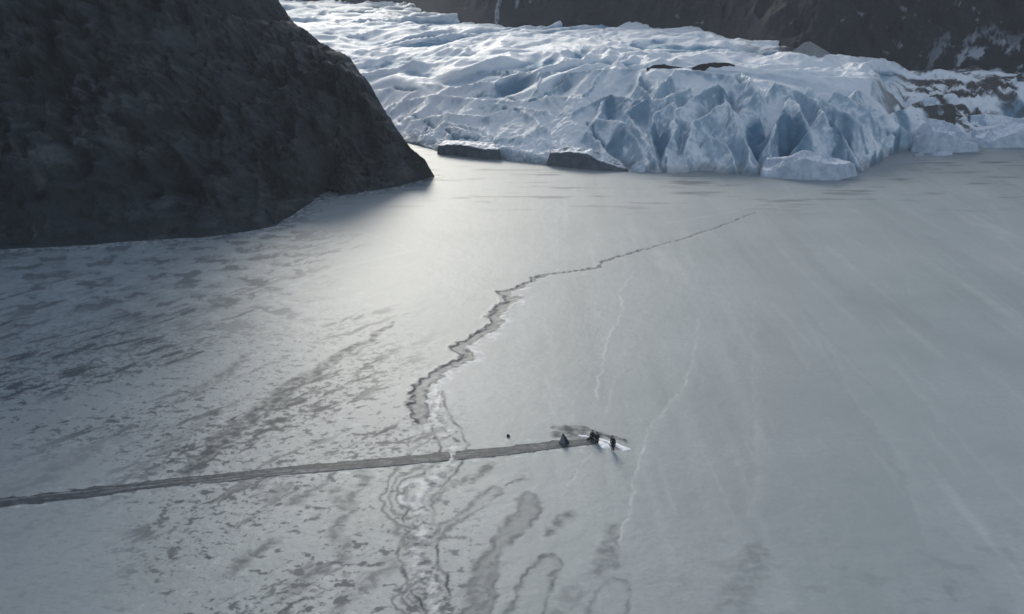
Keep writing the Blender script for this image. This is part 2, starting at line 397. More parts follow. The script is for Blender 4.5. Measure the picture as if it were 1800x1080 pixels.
    tag(link('frozen_lake', me, M_LAKE), kind='structure')
build_lake()

# ------------------------------------------------------------------ sled track
def build_track():
    a = NT('scraped_track_ice')
    lane = a.attr('lane'); n = a.noise(1.4, 5, 0.6)
    c = a.mix(a.ramp(n, [(0.3, 0.0), (0.7, 1.0)]), (0.045, 0.055, 0.063), (0.095, 0.11, 0.12))
    c = a.mix(a.math('MULTIPLY', lane, a.ramp(n, [(0.35, 0.15), (0.65, 1.0)])), c, (0.24, 0.265, 0.28)); a.set('Base Color', c); a.set('Roughness', 0.55); a.set('Specular IOR Level', 0.06); a.set('Alpha', a.ramp(a.math('ADD', a.attr('edge'), a.math('MULTIPLY', a.math('SUBTRACT', a.noise(1.1, 5, 0.65, stretch=((0.35, 1.0, 1.0), (0, 0, 0))), 0.5), 2.6)), [(0.3, 0.0), (0.55, 1.0)]))
    a.bump(n, 0.4, 0.08)
    P = [(-260, 915, 24), (-100, 897, 23), (0, 884, 22), (150, 867, 20), (300, 850, 18), (500, 829, 17), (700, 811, 18), (850, 797, 18), (960, 784, 17), (1010, 779, 15), (1050, 775, 9)]
    xs = np.linspace(-260, 1050, 900)
    yc = np.interp(xs, [p[0] for p in P], [p[1] for p in P]); hw = np.interp(xs, [p[0] for p in P], [p[2] for p in P]) / 2
    top = np.array([ground(x, y - h) for x, y, h in zip(xs, yc, hw)]); bot = np.array([ground(x, y + h) for x, y, h in zip(xs, yc, hw)])
    V = np.linspace(0, 1, 25); U = np.arange(900)
    X = top[None, :, 0] * (1 - V[:, None]) + bot[None, :, 0] * V[:, None]; Y = top[None, :, 1] * (1 - V[:, None]) + bot[None, :, 1] * V[:, None]
    jag = (V[:, None] < 0.06) * 1.0 * fbm(X * 0.9, Y * 0.1, 3, 4) * 0.55 + (V[:, None] > 0.94) * fbm(X * 0.9, Y * 0.1, 9, 4) * 0.55
    Y = Y + jag
    vv = V[:, None] + 0 * X
    s = fbm(X * 0.12, vv * 7 + 0.2 * fbm(X * 0.4, vv, 2, 2), 21, 4)
    lane = sstep(0.05, 0.32, s) * 0.8 + 0.5 * sstep(0.1, 0.35, fbm(X * 0.5, Y * 1.2, 25, 4)) + 0.6 * np.exp(-((vv - 0.52) / 0.06) ** 2) * sstep(-0.1, 0.2, fbm(X * 0.15, vv, 23, 3))
    lane = lane * sstep(0, 0.12, vv) * sstep(1, 0.88, vv)
    Z = 0.035 + 0.06 * np.exp(-(vv / 0.05) ** 2) * 0 + 0.02 * fbm(X * 0.6, vv * 5, 27, 3) 
    Z[0] = Z[-1] = -0.05
    Z = np.where((vv > 0) & (vv < 1), np.maximum(Z, 0.035), 0.02)
    me = grid_mesh('path', X, Y, Z, {'lane': np.clip(lane, 0, 1), 'edge': np.minimum(vv, 1 - vv) * 5.0 * (0.45 + 0.55 * sstep(-65, -25, X)) * (0.6 + 0.8 * sstep(-0.3, 0.3, fbm(X * 0.1, vv * 2, 29, 3)))})
    tag(link('path', me, a.m), kind='structure')
build_track()

# ------------------------------------------------------------------ dark rock headland
def build_headland():
    pairs = [((764, 310), (764, 310, None)), ((735, 318), (747, 282, 235)), ((700, 328), (722, 258, 239)), ((640, 338), (700, 232, 243)), ((590, 347), (678, 196, 246)),
             ((550, 354), (650, 152, 250)), ((515, 378), (615, 104, 254)), ((480, 400), (565, 72, 258)), ((430, 408), (518, 42, 262)), ((340, 418), (490, 0, 266)),
             ((250, 425), (455, -70, 266)), ((120, 433), (425, -220, 260)), ((0, 440), (360, -420, 254)), ((-150, 452), (180, -600, 244)), ((-400, 470), (-200, -750, 230)), ((-800, 500), (-700, -800, 220))]  # crest beyond view raised to lengthen its shadow over the lake
    W = np.array([ground(*a) for a, b in pairs]); C = np.array([ground(b[0], b[1]) if b[2] is None else at(*b) for a, b in pairs])
    k = np.concatenate([[0], np.cumsum(np.hypot(*(np.diff(0.5 * W[:, :2] + 0.5 * C[:, :2], axis=0)).T))])
    n = 620; u = np.linspace(0, 1, n) ** 1.15 * k[-1]
    Wd = np.stack([np.interp(u, k, W[:, i]) for i in range(3)], -1); Cd = np.stack([np.interp(u, k, C[:, i]) for i in range(3)], -1)
    v = np.concatenate([np.linspace(0, 1, 300), np.linspace(1.01, 2, 60)])
    vv = v[:, None]; fr = np.minimum(vv, 1)
    X = Wd[None, :, 0] + (Cd - Wd)[None, :, 0] * fr; Y = Wd[None, :, 1] + (Cd - Wd)[None, :, 1] * fr
    H = Cd[None, :, 2]
    Z = H * (0.62 * fr + 0.38 * (1 - (1 - fr) ** 1.8)) * 1.0
    b = np.clip(vv - 1, 0, 1); Y = Y + b * (H * 1.1 + 4); X = X - b * (H * 0.5); Z = Z - (H + 3) * b ** 1.2
    env = sstep(0, 0.018, fr) * np.clip(0.4 + 4 * fr, 0, 1) * np.clip(H / 14, 0.12, 1) * (1 - 0.75 * sstep(0.85, 1, fr)); 
    # gullies and strata that run down to the right
    q = X * 0.8 + Z * 0.9; r_ = -X * 0.6 + Z * 0.8 + Y * 0.3
    n1 = fbm(r_ * 0.035, q * 0.06, 201, 5, 0.55); n2 = ridged(r_ * 0.10, q * 0.05 + 0.5 * n1, 205, 5, 0.55); n3 = fbm(X * 0.35, Z * 0.4 + Y * .2, 208, 5, 0.6)
    n4 = ridged(X * 0.16 + Z * 0.10 + 0.6 * n1, Z * 0.05 - X * 0.05 + 0.4 * n1, 219, 4, 0.5)
    disp = env * (9.0 * n1 + 11.0 * (n2 - 0.6) + 3.0 * n3 + 8.0 * (n4 - 0.6))
    Y2 = Y - disp * 0.8; Z2 = Z + disp * 0.45
    sil = fbm(u[None, :] * 0.22 + 0 * Z, 0 * Z, 211, 5, 0.6) * 0.9 * sstep(0.8, 1, fr) * np.clip(H / 10, 0, 1)
    Z2 = Z2 + sil + 0.3 * fbm(u[None, :] * 0.9 + 0 * Z, vv * 30 + 0 * Z, 213, 3) * sstep(0.05, .3, fr) * np.clip(H / 10, 0, 1)
    shore = fbm(u[None, :] * 0.12 + 0 * Z, 0 * Z, 215, 4) * 1.6 * (1 - sstep(0, .2, fr)) * np.clip(H / 8, 0, 1)
    Y2 = Y2 + shore
    Z2[0] = -0.6
    st = ridged(r_ * 0.07 + 0.5 * n3, q * 0.022 + 0.5 * n1, 221, 5, 0.6); sb = fbm(r_ * 0.03, q * 0.02, 223, 4)
    st2 = ridged(X * 0.11 + Z * 0.05 + 0.5 * n1, Z * 0.025 + 0.6 * n3, 225, 5, 0.6)
    streak = np.clip(sstep(0.66, 0.84, st) * sstep(-0.15, 0.25, sb) + 0.8 * sstep(0.68, 0.86, st2) * sstep(-0.15, 0.3, -sb), 0, 1)
    moss = sstep(0.1, 0.4, fbm(X * 0.04, Z * 0.05, 227, 4)) 
    me = grid_mesh('hill', X[::-1], Y2[::-1], Z2[::-1], {'streak': streak[::-1], 'moss': moss[::-1]})
    tag(link('hill', me, M_ROCK), kind='structure')
build_headland()

# ------------------------------------------------------------------ glacier
FOOT = [(640, 235), (740, 258), (775, 268), (880, 280), (960, 290), (1100, 302), (1170, 305), (1300, 308), (1345, 309), (1460, 312), (1515, 304), (1545, 285), (1580, 266), (1650, 262), (1720, 258), (1800, 256), (2050, 250)]
FP = np.array([ground(*p) for p in FOOT]); FT = FP[:, 0] / FP[:, 1]
PROF = {640: [(640, 225, 6), (640, 190, 22), (640, 130, 46), (640, 60, 150), (640, 20, 300), (640, 0, 540)],
        740: [(740, 246, 3), (740, 225, 12), (740, 190, 28), (740, 130, 50), (740, 60, 140), (740, 20, 300), (740, 4, 500)],
        900: [(900, 262, 2), (900, 245, 8), (900, 200, 24), (900, 170, 34), (900, 127, 48), (900, 90, 95), (900, 60, 150), (900, 30, 230)],
        1050: [(1050, 272, 6), (1050, 215, 18), (1050, 165, 32), (1050, 123, 44), (1050, 90, 92), (1050, 70, 130), (1050, 38, 200)],
        1200: [(1200, 275, 4), (1200, 200, 17), (1200, 126, 34), (1200, 95, 84), (1200, 75, 116), (1200, 48, 178)],
        1350: [(1350, 260, 7), (1350, 200, 17), (1350, 137, 32), (1350, 110, 68), (1350, 75, 140)],
        1480: [(1480, 265, 8), (1480, 200, 20), (1480, 142, 42), (1480, 115, 74)],
        1560: [(1560, 245, 5), (1560, 200, 15), (1560, 150, 32), (1560, 115, 54)],
        1650: [(1650, 240, 4), (1650, 215, 10), (1650, 165, 24), (1650, 120, 44)],
        1800: [(1800, 240, 4), (1800, 215, 11), (1800, 150, 24), (1800, 120, 42)],
        2050: [(2050, 235, 4), (2050, 215, 12), (2050, 150, 26), (2050, 120, 42)]}
def foot_d(x): return float(np.interp(x, [p[0] for p in FOOT], FP[:, 1]))
PROF = {k: [(x, y, foot_d(x) + d) for x, y, d in v] for k, v in PROF.items()}
def surf_d(px, py):
    ks = sorted(PROF); r = []
    for k in ks:
        c = [(np.interp(k, [p[0] for p in FOOT], [p[1] for p in FOOT]), 0.0)] + [(y, d - foot_d(k)) for _, y, d in PROF[k]]
        r.append(np.interp(py, [a[0] for a in c][::-1], [a[1] for a in c][::-1]))
    return foot_d(px) + float(np.interp(px, ks, r))
RIDGES = [  # crests traced on the ice front: ((px, py, distance) ...), drop, width
    ([(1262, 148, 262), (1218, 170, 257), (1188, 196, 252), (1182, 240, 245), (1172, 272, 239)], 7, 3.2),
    ([(1278, 178, 258), (1245, 198, 253), (1220, 212, 249), (1212, 240, 244), (1200, 268, 240)], 5, 2.2),
    ([(1262, 146, 262), (1278, 175, 257), (1292, 211, 250), (1312, 254, 243), (1326, 300, 236)], 9, 3.0),
    ([(1246, 238, 246), (1275, 250, 244), (1295, 285, 238)], 4, 2.0),
    ([(1215, 153, 264), (1163, 174, 259), (1120, 176, 258), (1072, 167, 262)], 6, 2.8),
    ([(1138, 174, 259), (1098, 198, 254), (1130, 236, 247), (1154, 280, 239)], 6, 2.4),
    ([(1044, 208, 257), (1096, 214, 252), (1120, 245, 246), (1138, 284, 240)], 5, 2.4),
    ([(1184, 180, 257), (1157, 196, 253), (1138, 222, 249), (1142, 258, 243)], 5, 2.2),
    ([(1072, 167, 262), (1050, 200, 257), (1030, 230, 252), (1062, 262, 247), (1085, 285, 243)], 5, 2.4),
    ([(1390, 172, 254), (1368, 211, 248), (1355, 244, 243), (1347, 285, 237)], 9, 3.0),
    ([(1390, 172, 254), (1414, 196, 250), (1420, 232, 244), (1396, 262, 239)], 7, 3.0),
    ([(1362, 145, 262), (1411, 162, 257), (1451, 196, 250), (1484, 235, 243), (1508, 296, 234)], 7, 3.2),
    ([(1420, 152, 264), (1472, 192, 254), (1515, 214, 249), (1538, 254, 243), (1545, 285, 241)], 6, 2.6),
    ([(1470, 160, 268), (1521, 190, 261), (1549, 226, 258), (1576, 264, 257)], 6, 2.6),
    ([(1282, 131, 268), (1300, 128, 269), (1318, 137, 266), (1330, 160, 262)], 6, 2.4),
    ([(1503, 159, 276), (1558, 144, 280), (1580, 172, 275)], 5, 2.4),
    ([(1585, 198, 276), (1625, 171, 282), (1676, 163, 287)], 5, 3.0),
    ([(1560, 200, 268), (1610, 190, 277), (1670, 182, 283)], 3, 2.4),
    ([(1668, 240, 272), (1690, 205, 281), (1732, 200, 283), (1800, 208, 282)], 5, 3.5),
    ([(1745, 160, 290), (1775, 140, 293), (1800, 125, 296), (1850, 110, 300)], 6, 3.0),
    ([(1700, 250, 270), (1760, 225, 275), (1830, 230, 276)], 4, 3.0),
    ([(780, 126, 291), (900, 124, 290), (1000, 128, 286), (1060, 122, 282), (1130, 120, 276), (1230, 124, 271), (1290, 132, 267)], 5, 1.8),
    ([(1000, 128, 286), (985, 150, 279), (930, 175, 276)], 4, 1.8), ([(880, 126, 290), (868, 152, 281), (840, 162, 280)], 3, 1.6),
    ([(1060, 122, 282), (1045, 145, 276), (1030, 165, 272)], 4, 1.6), ([(1130, 120, 276), (1125, 148, 270), (1140, 168, 264)], 4, 1.6),
    ([(1190, 122, 273), (1165, 145, 268), (1150, 170, 261)], 4, 1.6), ([(950, 126, 288), (945, 150, 281), (955, 165, 277)], 3, 1.4),
    ([(690, 182, 284), (760, 165, 284), (830, 172, 281), (900, 178, 278), (960, 168, 277), (1030, 172, 270)], 2.0, 2.0),
    ([(720, 212, 279), (790, 198, 277), (850, 205, 274), (905, 188, 275), (960, 195, 270)], 1.8, 1.8),
    ([(735, 232, 274), (800, 222, 271), (850, 240, 266)], 1.8, 1.6), ([(780, 215, 275), (840, 225, 270), (870, 246, 264), (930, 238, 263)], 1.6, 1.4),
    ([(905, 188, 275), (930, 200, 270), (960, 225, 265)], 2, 1.4),
    ([(660, 158, 290), (740, 145, 290), (800, 152, 286), (860, 142, 287)], 2, 2.2), ([(1010, 195, 264), (1040, 180, 265), (1072, 167, 262)], 3, 1.8)]

RIDGES = [([(x, y, surf_d(x, y) - 1.0) for x, y, _ in p], a, b) for p, a, b in RIDGES]
def ridge_height(X, Y, rs, Z, warp=0.0, k=0.35, cut=22):
    wx = fbm(X * 0.16, Y * 0.16, 301, 5); wy = fbm(X * 0.16, Y * 0.16, 305, 5)
    for pts, drop, wid in rs:
        lin = 0.75 if drop < 3.1 else 0.95
        P = np.array([at(*p) for p in pts])
        m = (X > P[:, 0].min() - cut) & (X < P[:, 0].max() + cut) & (Y > P[:, 1].min() - cut) & (Y < P[:, 1].max() + cut)
        if not m.any(): continue
        x, y = X[m] + warp * wx[m], Y[m] + warp * wy[m]
        ds, ex, side, par = polyline_dist(x, y, P)
        lop = 1 + 0.35 * side * np.sin(par * 0.35 + drop)
        ds2 = np.maximum(ds - 0.12, 0) * lop
        hz = ex[..., 0] - drop * 0.6 * (1 - np.exp(-ds2 / wid)) - lin * ds2
        Z[m] = smax(Z[m], hz, k)
    return Z
def glacier_base(X, Y):
    T = X / Y; DF = np.interp(T, FT, FP[:, 1]); S = Y - DF
    sgrid = np.linspace(0, 900, 1801); cols = []; ts = []
    for px, pr in PROF.items():
        A = np.array([at(*p) for p in pr]); df = np.interp(A[0, 0] / A[0, 1], FT, FP[:, 1])
        s_ = np.concatenate([[0], A[:, 1] - df]); z_ = np.concatenate([[0], A[:, 2]])
        s_ = np.append(s_, 900); z_ = np.append(z_, z_[-1] + 6)
        cols.append(np.interp(sgrid, s_, z_)); ts.append(A[:, 0].mean() / A[:, 1].mean())
    cols = np.array(cols); ts = np.array(ts); o = np.argsort(ts); cols, ts = cols[o], ts[o]
    fi = np.interp(T, ts, np.arange(len(ts))); i0 = np.clip(np.floor(fi).astype(int), 0, len(ts) - 2); w_ = fi - i0
    w_ = w_ * w_ * (3 - 2 * w_)
    SH = 5.0 * sstep(0.06, 0.12, T) * sstep(30, 5, S); sg = np.clip((S - SH) / 0.5, 0, 1799); j = np.floor(sg).astype(int); wj = sg - j
    c = lambda i, jj: cols[i, jj]
    za = c(i0, j) * (1 - wj) + c(i0, j + 1) * wj; zb = c(i0 + 1, j) * (1 - wj) + c(i0 + 1, j + 1) * wj
    return za * (1 - w_) + zb * w_, S, T
HOLLOWS = ((1332, 215, 3.2, 7, 1.0), (1388, 225, 4.2, 7, .9), (1127, 185, 3, 5, .7), (1165, 245, 2.4, 5, .8), (900, 145, 6, 5, .8), (985, 145, 4, 4, .6), (1282, 155, 3, 5, .7), (1120, 140, 3, 4, .6),
                                (1080, 245, 2.5, 4, .7), (1070, 180, 2, 4, .8), (1240, 190, 2.4, 4, .4), (1500, 240, 2, 8, .7), (1470, 215, 1.5, 6, .7), (1580, 225, 3, 5, .7), (1640, 195, 4, 4, .5), (1790, 180, 5, 5, .8), (1180, 140, 2, 4, .5), (800, 235, 2, 3, .5))
def build_glacier():
    t = np.linspace(-0.30, 0.64, 980)
    d = np.concatenate([np.linspace(222, 300, 400), 1 / np.linspace(1 / 300.3, 1 / 900, 330)])
    T, D = np.meshgrid(t, d); X = T * D; Y = D.copy()
    Z0, S, _ = glacier_base(X, Y)
    front = sstep(46, 26, S); right = sstep(0.06, 0.13, T)
    Z = Z0 - front * sstep(0, 10, S) * (1.2 + 4.0 * right * sstep(0.40, 0.33, T))
    wx = fbm(X * 0.06, Y * 0.06, 311, 3) ; wy = fbm(X * 0.06, Y * 0.06, 315, 3)
    ws = fbm(X * 0.014, Y * 0.014, 312, 2); wt = fbm(X * 0.014, Y * 0.014, 316, 2)
    up = sstep(30, 60, S)
    rn = ridged(X * 0.022 + 1.8 * ws, Y * 0.040 + 1.5 * wt, 320, 3, 0.38); far = sstep(330, 430, Y); rn = rn * (1 - far) + ridged(X * 0.014 + 1.5 * ws, Y * 0.024 + 1.5 * wt, 321, 3, 0.36) * far
    rn2 = ridged(X * 0.08 + 1.2 * ws, Y * 0.09 + 1.2 * wt, 325, 3, 0.4)
    Z = Z + up * ((6.8 - 1.0 * far) * (rn - 0.62) + 0.6 * (1 - far) * (rn2 - 0.62) + 2.5 * fbm(X * 0.016, Y * 0.012, 322, 2)) 
    rn3 = ridged(X * 0.055 + 1.0 * ws + 0.25 * wx, Y * 0.075 + 1.0 * wt + 0.25 * wy, 328, 4, 0.5)
    Z = Z + up * (1.6 + 1.0 * sstep(0.02, 0.14, T)) * (rn3 - 0.62)
    fn = ridged(X * 0.16 + wx, Y * 0.07 + 0.6 * wy, 330, 4, 0.5)
    Z = Z + front * sstep(1, 9, S) * ((1.2 + 1.4 * right) * (fn - 0.6) + 0.8 * fbm(X * 0.3, Y * 0.25, 335, 4))
    for px_, py_, rx, ry, k_ in HOLLOWS:
        c_ = at(px_, py_, surf_d(px_, py_)); Z = Z - 3.6 * k_ * np.exp(-(((X - c_[0] + wx) / (rx * 0.9)) ** 2 + ((Y - c_[1] + wy) / (ry * 0.8)) ** 2)) * sstep(2, 8, S)
    Z = np.minimum(Z, -0.6 + (1.6 - 0.4 * right) * np.maximum(S, 0)); Z = ridge_height(X, Y, RIDGES, Z, warp=1.8)
    Z = Z + sstep(0, 2, S) * sstep(16, 8, S) * (1 - right) * 1.6 * (ridged(X * 0.22, Y * 0.16, 341, 4, 0.55) - 0.55)
    Z = Z + sstep(0, 6, S) * 0.45 * (ridged(X * 0.5 + wx * 2, Y * 0.4, 340, 4) - 0.6) * front
    # the foot ends in the lake ice
    foot = fbm(X * 0.2, 0 * X, 345, 4) * 1.5
    Z = np.where(S + foot > 0, Z, -1.2)
    Z = np.minimum(Z, -0.6 + 3.4 * np.maximum(S + foot, 0))
    crev = np.zeros(X.shape)
    for pts in ([(1436, 188), (1462, 212), (1478, 236), (1490, 262), (1500, 300)], [(1512, 215), (1520, 240), (1526, 264)], [(1546, 200), (1556, 226), (1572, 262)], [(700, 206), (735, 208), (762, 214), (786, 218)], [(784, 222), (800, 238), (842, 240)],
                [(885, 184), (912, 196)], [(1032, 205), (1046, 232), (1060, 248)], [(1135, 220), (1142, 255)], [(720, 232), (742, 226), (748, 218)], [(1150, 172), (1120, 178), (1095, 176)], [(830, 168), (880, 160), (930, 178), (985, 166)], [(690, 156), (735, 160)]):
        P_ = np.array([at(x, y, surf_d(x, y)) for x, y in pts]); q_ = polyline_dist(X + 0.9 * wx, Y + 0.9 * wy, P_[:, :2])[0]
        crev = np.maximum(crev, np.exp(-(q_ / 0.30) ** 2) * np.clip(0.8 + fbm(X * 0.5, Y * 0.5, 377, 2), 0.2, 1))
    Z = Z - 0.9 * crev
    # slope -> bare blue ice on steep walls; recesses get painted shade as well
    gy, gx = np.gradient(Z); dy = np.gradient(Y, axis=0); dx = np.gradient(X, axis=1)
    sl = np.hypot(gx / dx, gy / dy)
    bn = fbm(X * 0.12, Y * 0.12, 350, 4)
    bare = sstep(0.9, 2.6, sl + 0.9 * bn) * 0.75
    big = np.exp(-(((X - at(1385, 225, 246)[0]) / 4.5) ** 2 + ((Y - 247) / 6.0) ** 2))
    bare = np.maximum(bare, big * 0.95)
    trough = up * sstep(0.66, 0.46, rn + 0.10 * bn); bare = np.maximum(bare, 0.95 * trough)  # upper troughs: blue ice, also darkened in colour for shade contrast
    recess_dark = crev * 0.9; bare = np.maximum(bare, crev)
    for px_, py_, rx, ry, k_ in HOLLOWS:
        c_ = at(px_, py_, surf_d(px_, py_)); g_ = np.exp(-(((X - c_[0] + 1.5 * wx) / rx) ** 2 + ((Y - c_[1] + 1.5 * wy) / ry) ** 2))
        bare = np.maximum(bare, k_ * sstep(0.25, 0.6, g_ + 0.25 * bn)); recess_dark = np.maximum(recess_dark, k_ * 0.8 * sstep(0.35, 0.95, g_ + 0.3 * bn + 0.1 * sl))  # hollows: blue ice plus recess shade painted into the colour
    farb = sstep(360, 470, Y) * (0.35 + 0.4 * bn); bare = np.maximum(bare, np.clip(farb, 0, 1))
    # moraine debris on the right flank
    dn = fbm(X * 0.10 + 0.5 * wx, Y * 0.22, 360, 5, 0.6)
    px = T
    flank = sstep(0.30, 0.40, T) * sstep(284, 296, Y) 
    flank2 = sstep(0.40, 0.47, T) * sstep(287, 297, Y)
    dirt = sstep(0.05, 0.22, dn + 0.26 * flank - 0.15) * np.maximum(flank, 0)
    dirt = np.maximum(dirt, sstep(0.22, 0.32, dn + 0.05) * flank2)
    edge = sstep(0.20, 0.27, T) * sstep(318, 345, Y); dirt = np.maximum(dirt, edge * sstep(-0.05, 0.12, dn + 0.1))
    dirt = dirt * (1 - 0.9 * sstep(0.455, 0.475, T) * sstep(312, 300, Y))
    # sediment bands at the waterline
    wl = sstep(2.2, 0.3, Z + 1.3 * fbm(X * 0.3, Y * 0.3, 365, 4)) * 0.45
    dirt = np.maximum(dirt, wl)
    cr = sstep(0.45, 0.6, ridged(X * 0.09 + wx, Y * 0.09 + wy, 370, 2) - 0.45) * 0
    keep = (Z > -1.0).ravel()
    me = grid_mesh('glacier', X, Y, Z, {'bare': np.clip(bare, 0, 1), 'dirt': np.clip(dirt, 0, 1), 'recess_dark': np.clip(recess_dark, 0, 1)}, keep)
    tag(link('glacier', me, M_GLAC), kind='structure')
build_glacier()

# ------------------------------------------------------------------ mountain beyond the ice
def build_mountain():
    B = [(300, -30, 900), (500, -10, 820), (700, -4, 760), (762, 8, 560), (850, 27, 478), (1000, 39, 436), (1150, 45, 418), (1250, 55, 398), (1320, 72, 372), (1350, 84, 350), (1400, 100, 326), (1480, 114, 306), (1640, 112, 308), (1720, 112, 308), (1800, 118, 302), (2100, 130, 298)]
    B = [(x, y, d + 22 * min(max((x - 1330) / 100, 0), 1)) for x, y, d in B]
    P = np.array([at(*b) for b in B]); bt = P[:, 0] / P[:, 1]
    t = np.linspace(-0.42, 0.72, 900); T = t[None, :]
    db = np.interp(t, bt, P[:, 1]); kk = np.hanning(41); kk /= kk.sum(); db = np.convolve(np.pad(db, 20, 'edge'), kk, 'valid'); zb = np.interp(t, bt, P[:, 2])
    s = np.concatenate([np.linspace(-34, 90, 300), 90 + 520 * np.linspace(0.004, 1, 110) ** 1.4])[:, None]
    Y = db[None, :] + s; X = T * Y
    hmax = np.interp(t, [-0.42, -0.12, 0.05, 0.3, 0.72], [70, 80, 110, 190, 240])[None, :]
    raw = 1.0 * s + 0.001 * s ** 2 * (s > 0)
    Z = zb[None, :] - 1.2 + np.where(s < 0, 0.95 * s, hmax * (1 - np.exp(-np.maximum(raw, 0) / hmax)))
    env = sstep(-2, 14, s)
    g1 = ridged(X * 0.030 + 0.25 * fbm(X * .02, Y * .02, 401, 3), Y * 0.018, 403, 5, 0.55); g2 = fbm(X * 0.14, Y * 0.10, 405, 5, 0.6)
    Z = Z + env * (6.5 * (ridged(X * 0.09 + 0.3 * g2, Y * 0.06, 409, 4) - 0.6) + 20 * (g1 - 0.6) * sstep(5, 60, s) + 2.4 * g2) + 0.7 * fbm(X * 0.5, Y * 0.4, 407, 4) * sstep(-4, 4, s)
    sn = fbm(X * 0.10 - Y * 0.05, Y * 0.12 + X * 0.05, 411, 5, 0.62)
    snow = sstep(0.40, 0.52, fbm(X * 0.20, Z * 0.22 + Y * 0.1 + X * 0.12, 411, 5, 0.65) + 0.12 * sstep(0.30, 0.40, T) * sstep(0.60, 0.45, T)) * 0.5
    # two snow-filled gullies above the ice edge
    zrel = (Z - zb[None, :])
    for px_, py_, w_, z1 in ((872, 15, 0.0009, 9), (876, 12, 0.0006, 11), (903, 8, 0.0010, 10)):
        t0 = tanx(px_, py_) + 0.004 * zrel / 12; snow = np.maximum(snow, sstep(w_ * 1.4, w_ * 0.6, np.abs(T - t0 + 0.004 * g2)) * sstep(z1 + 3, z1, zrel) * (1.0 if px_ < 880 else sstep(3, 5, zrel)) * 0.7)
    # old snow and dirty ice at the foot on the right
    lowp = sstep(0.37, 0.45, T) * sstep(16, 2, s); snow = np.maximum(snow, sstep(0.06, 0.20, fbm((X + 1.2 * Z) * 0.06, (X * 0.6 - Z + 0.4 * Y) * 0.32, 415, 5, 0.6)) * lowp)
    me = grid_mesh('mountain', X, Y, Z, {'snow': np.clip(snow, 0, 1)})
    tag(link('mountain', me, M_MTN), kind='structure')
build_mountain()

# ------------------------------------------------------------------ loose ice in front of the glacier
def ice_material(name, c0, c1, c2, sc_=0.5):
    a = NT(name); n1 = a.noise(sc_, 5, 0.6); n2 = a.noise(2.5, 5, 0.65)
    c = a.mix(a.ramp(n1, [(0.3, 0.0), (0.7, 1.0)]), c0, c1); c = a.mix(a.attr('cap'), c, c2)
    a.set('Base Color', c); a.set('Roughness', 0.55); a.set('Specular IOR Level', 0.3)
    b = a.bump(n1, 0.5, 0.4); a.bump(n2, 0.5, 0.1, b); return a.m
M_DIRTY = ice_material('dirty_ice', (0.06, 0.075, 0.09), (0.13, 0.155, 0.18), (0.66, 0.70, 0.75))
M_PALE = ice_material('pale_ice', (0.34, 0.42, 0.52), (0.62, 0.67, 0.73), (0.78, 0.81, 0.85))
M_GREY = ice_material('grey_ice', (0.20, 0.25, 0.30), (0.42, 0.47, 0.52), (0.72, 0.76, 0.80))
def ice_block(name, label, mat, front, depth, crests, wall=5.0, flat=None, seed=0, res=0.16, rough=0.5, group=None):
    F = np.array([ground(*p)[:2] for p in front]); c = F.mean(0)
    back = np.array([[p[0] * 0.8 + c[0] * 0.2, p[1] + depth] for p in F[::-1]])
    poly = np.vstack([F, back]); ring = np.vstack([poly, poly[:1]])
    x = np.arange(poly[:, 0].min() - 1, poly[:, 0].max() + 1, res); y = np.arange(poly[:, 1].min() - 1.2, poly[:, 1].max() + 1, res)
    X, Y = np.meshgrid(x, y)
    XX = X + rough * fbm(X * 0.5, Y * 0.5, 500 + seed, 4); YY = Y + rough * 0.7 * fbm(X * 0.5, Y * 0.5, 520 + seed, 4)
    ds = polyline_dist(XX, YY, ring)[0]
    ins = np.zeros(X.shape, bool)
    for a, b in zip(ring[:-1], ring[1:]):
        cr = ((a[1] > YY) != (b[1] > YY)) & (XX < (b[0] - a[0]) * (YY - a[1]) / (b[1] - a[1] + 1e-9) + a[0]); ins ^= cr
    sd = np.where(ins, ds, -ds)
    Z = np.full(X.shape, -1.0)
    for pts, drop, wid in crests:
        P = np.array([at(px, py, ground(px, front[0][1])[1] * 0 + np.interp(px, [f[0] for f in front], F[:, 1]) + off) for px, py, off in pts])
        q, ex, side, par = polyline_dist(XX, YY, P)
        Z = smax(Z, ex[..., 0] - drop * (1 - np.exp(-q / wid)) - 0.12 * q, 0.25)
    Z = Z + 0.35 * (ridged(X * 0.35, Y * 0.3, 540 + seed, 4) - 0.6) + 0.12 * fbm(X * 1.2, Y * 1.2, 545 + seed, 3)
    top = Z.copy()
    Z = -smax(-Z, -(wall * sd), 0.3)
    gy, gx = np.gradient(Z, res); sl = np.hypot(gx, gy)
    cap = sstep(1.1, 0.45, sl + 0.4 * fbm(X * 0.4, Y * 0.4, 550 + seed, 4)) * sstep(0.4, 1.2, Z)
    Z = np.maximum(Z, -0.5)
    o = [c[0], c[1] + depth * 0.4, 0]
    me = grid_mesh(name, X - o[0], Y - o[1], Z, {'cap': cap}, (Z > -0.3).ravel())
    ob = link(name, me, mat); ob.location = o
    return tag(ob, label, name.replace('_', ' '), group)
G1 = 'ice blocks along the glacier foot'
ice_block('ice_block', 'long dark grey flat-topped ice slab nearest to the rock headland', M_DIRTY, [(768, 271), (800, 274), (840, 279), (882, 282)], 9,
          [([(775, 252, 2), (820, 250, 3), (880, 260, 2)], 0.6, 4), ([(790, 247, 6), (870, 252, 6)], .5, 4)], 6.0, seed=1, group=G1)
ice_block('ice_block', 'rounded dark grey ice slab with a white cap, farther from the rock headland', M_DIRTY, [(961, 291), (1000, 295), (1050, 300), (1105, 302)], 9,
          [([(968, 264, 2.5), (1000, 258, 4), (1040, 262, 4), (1100, 290, 2)], 1.0, 3)], 4.0, seed=2, group=G1)
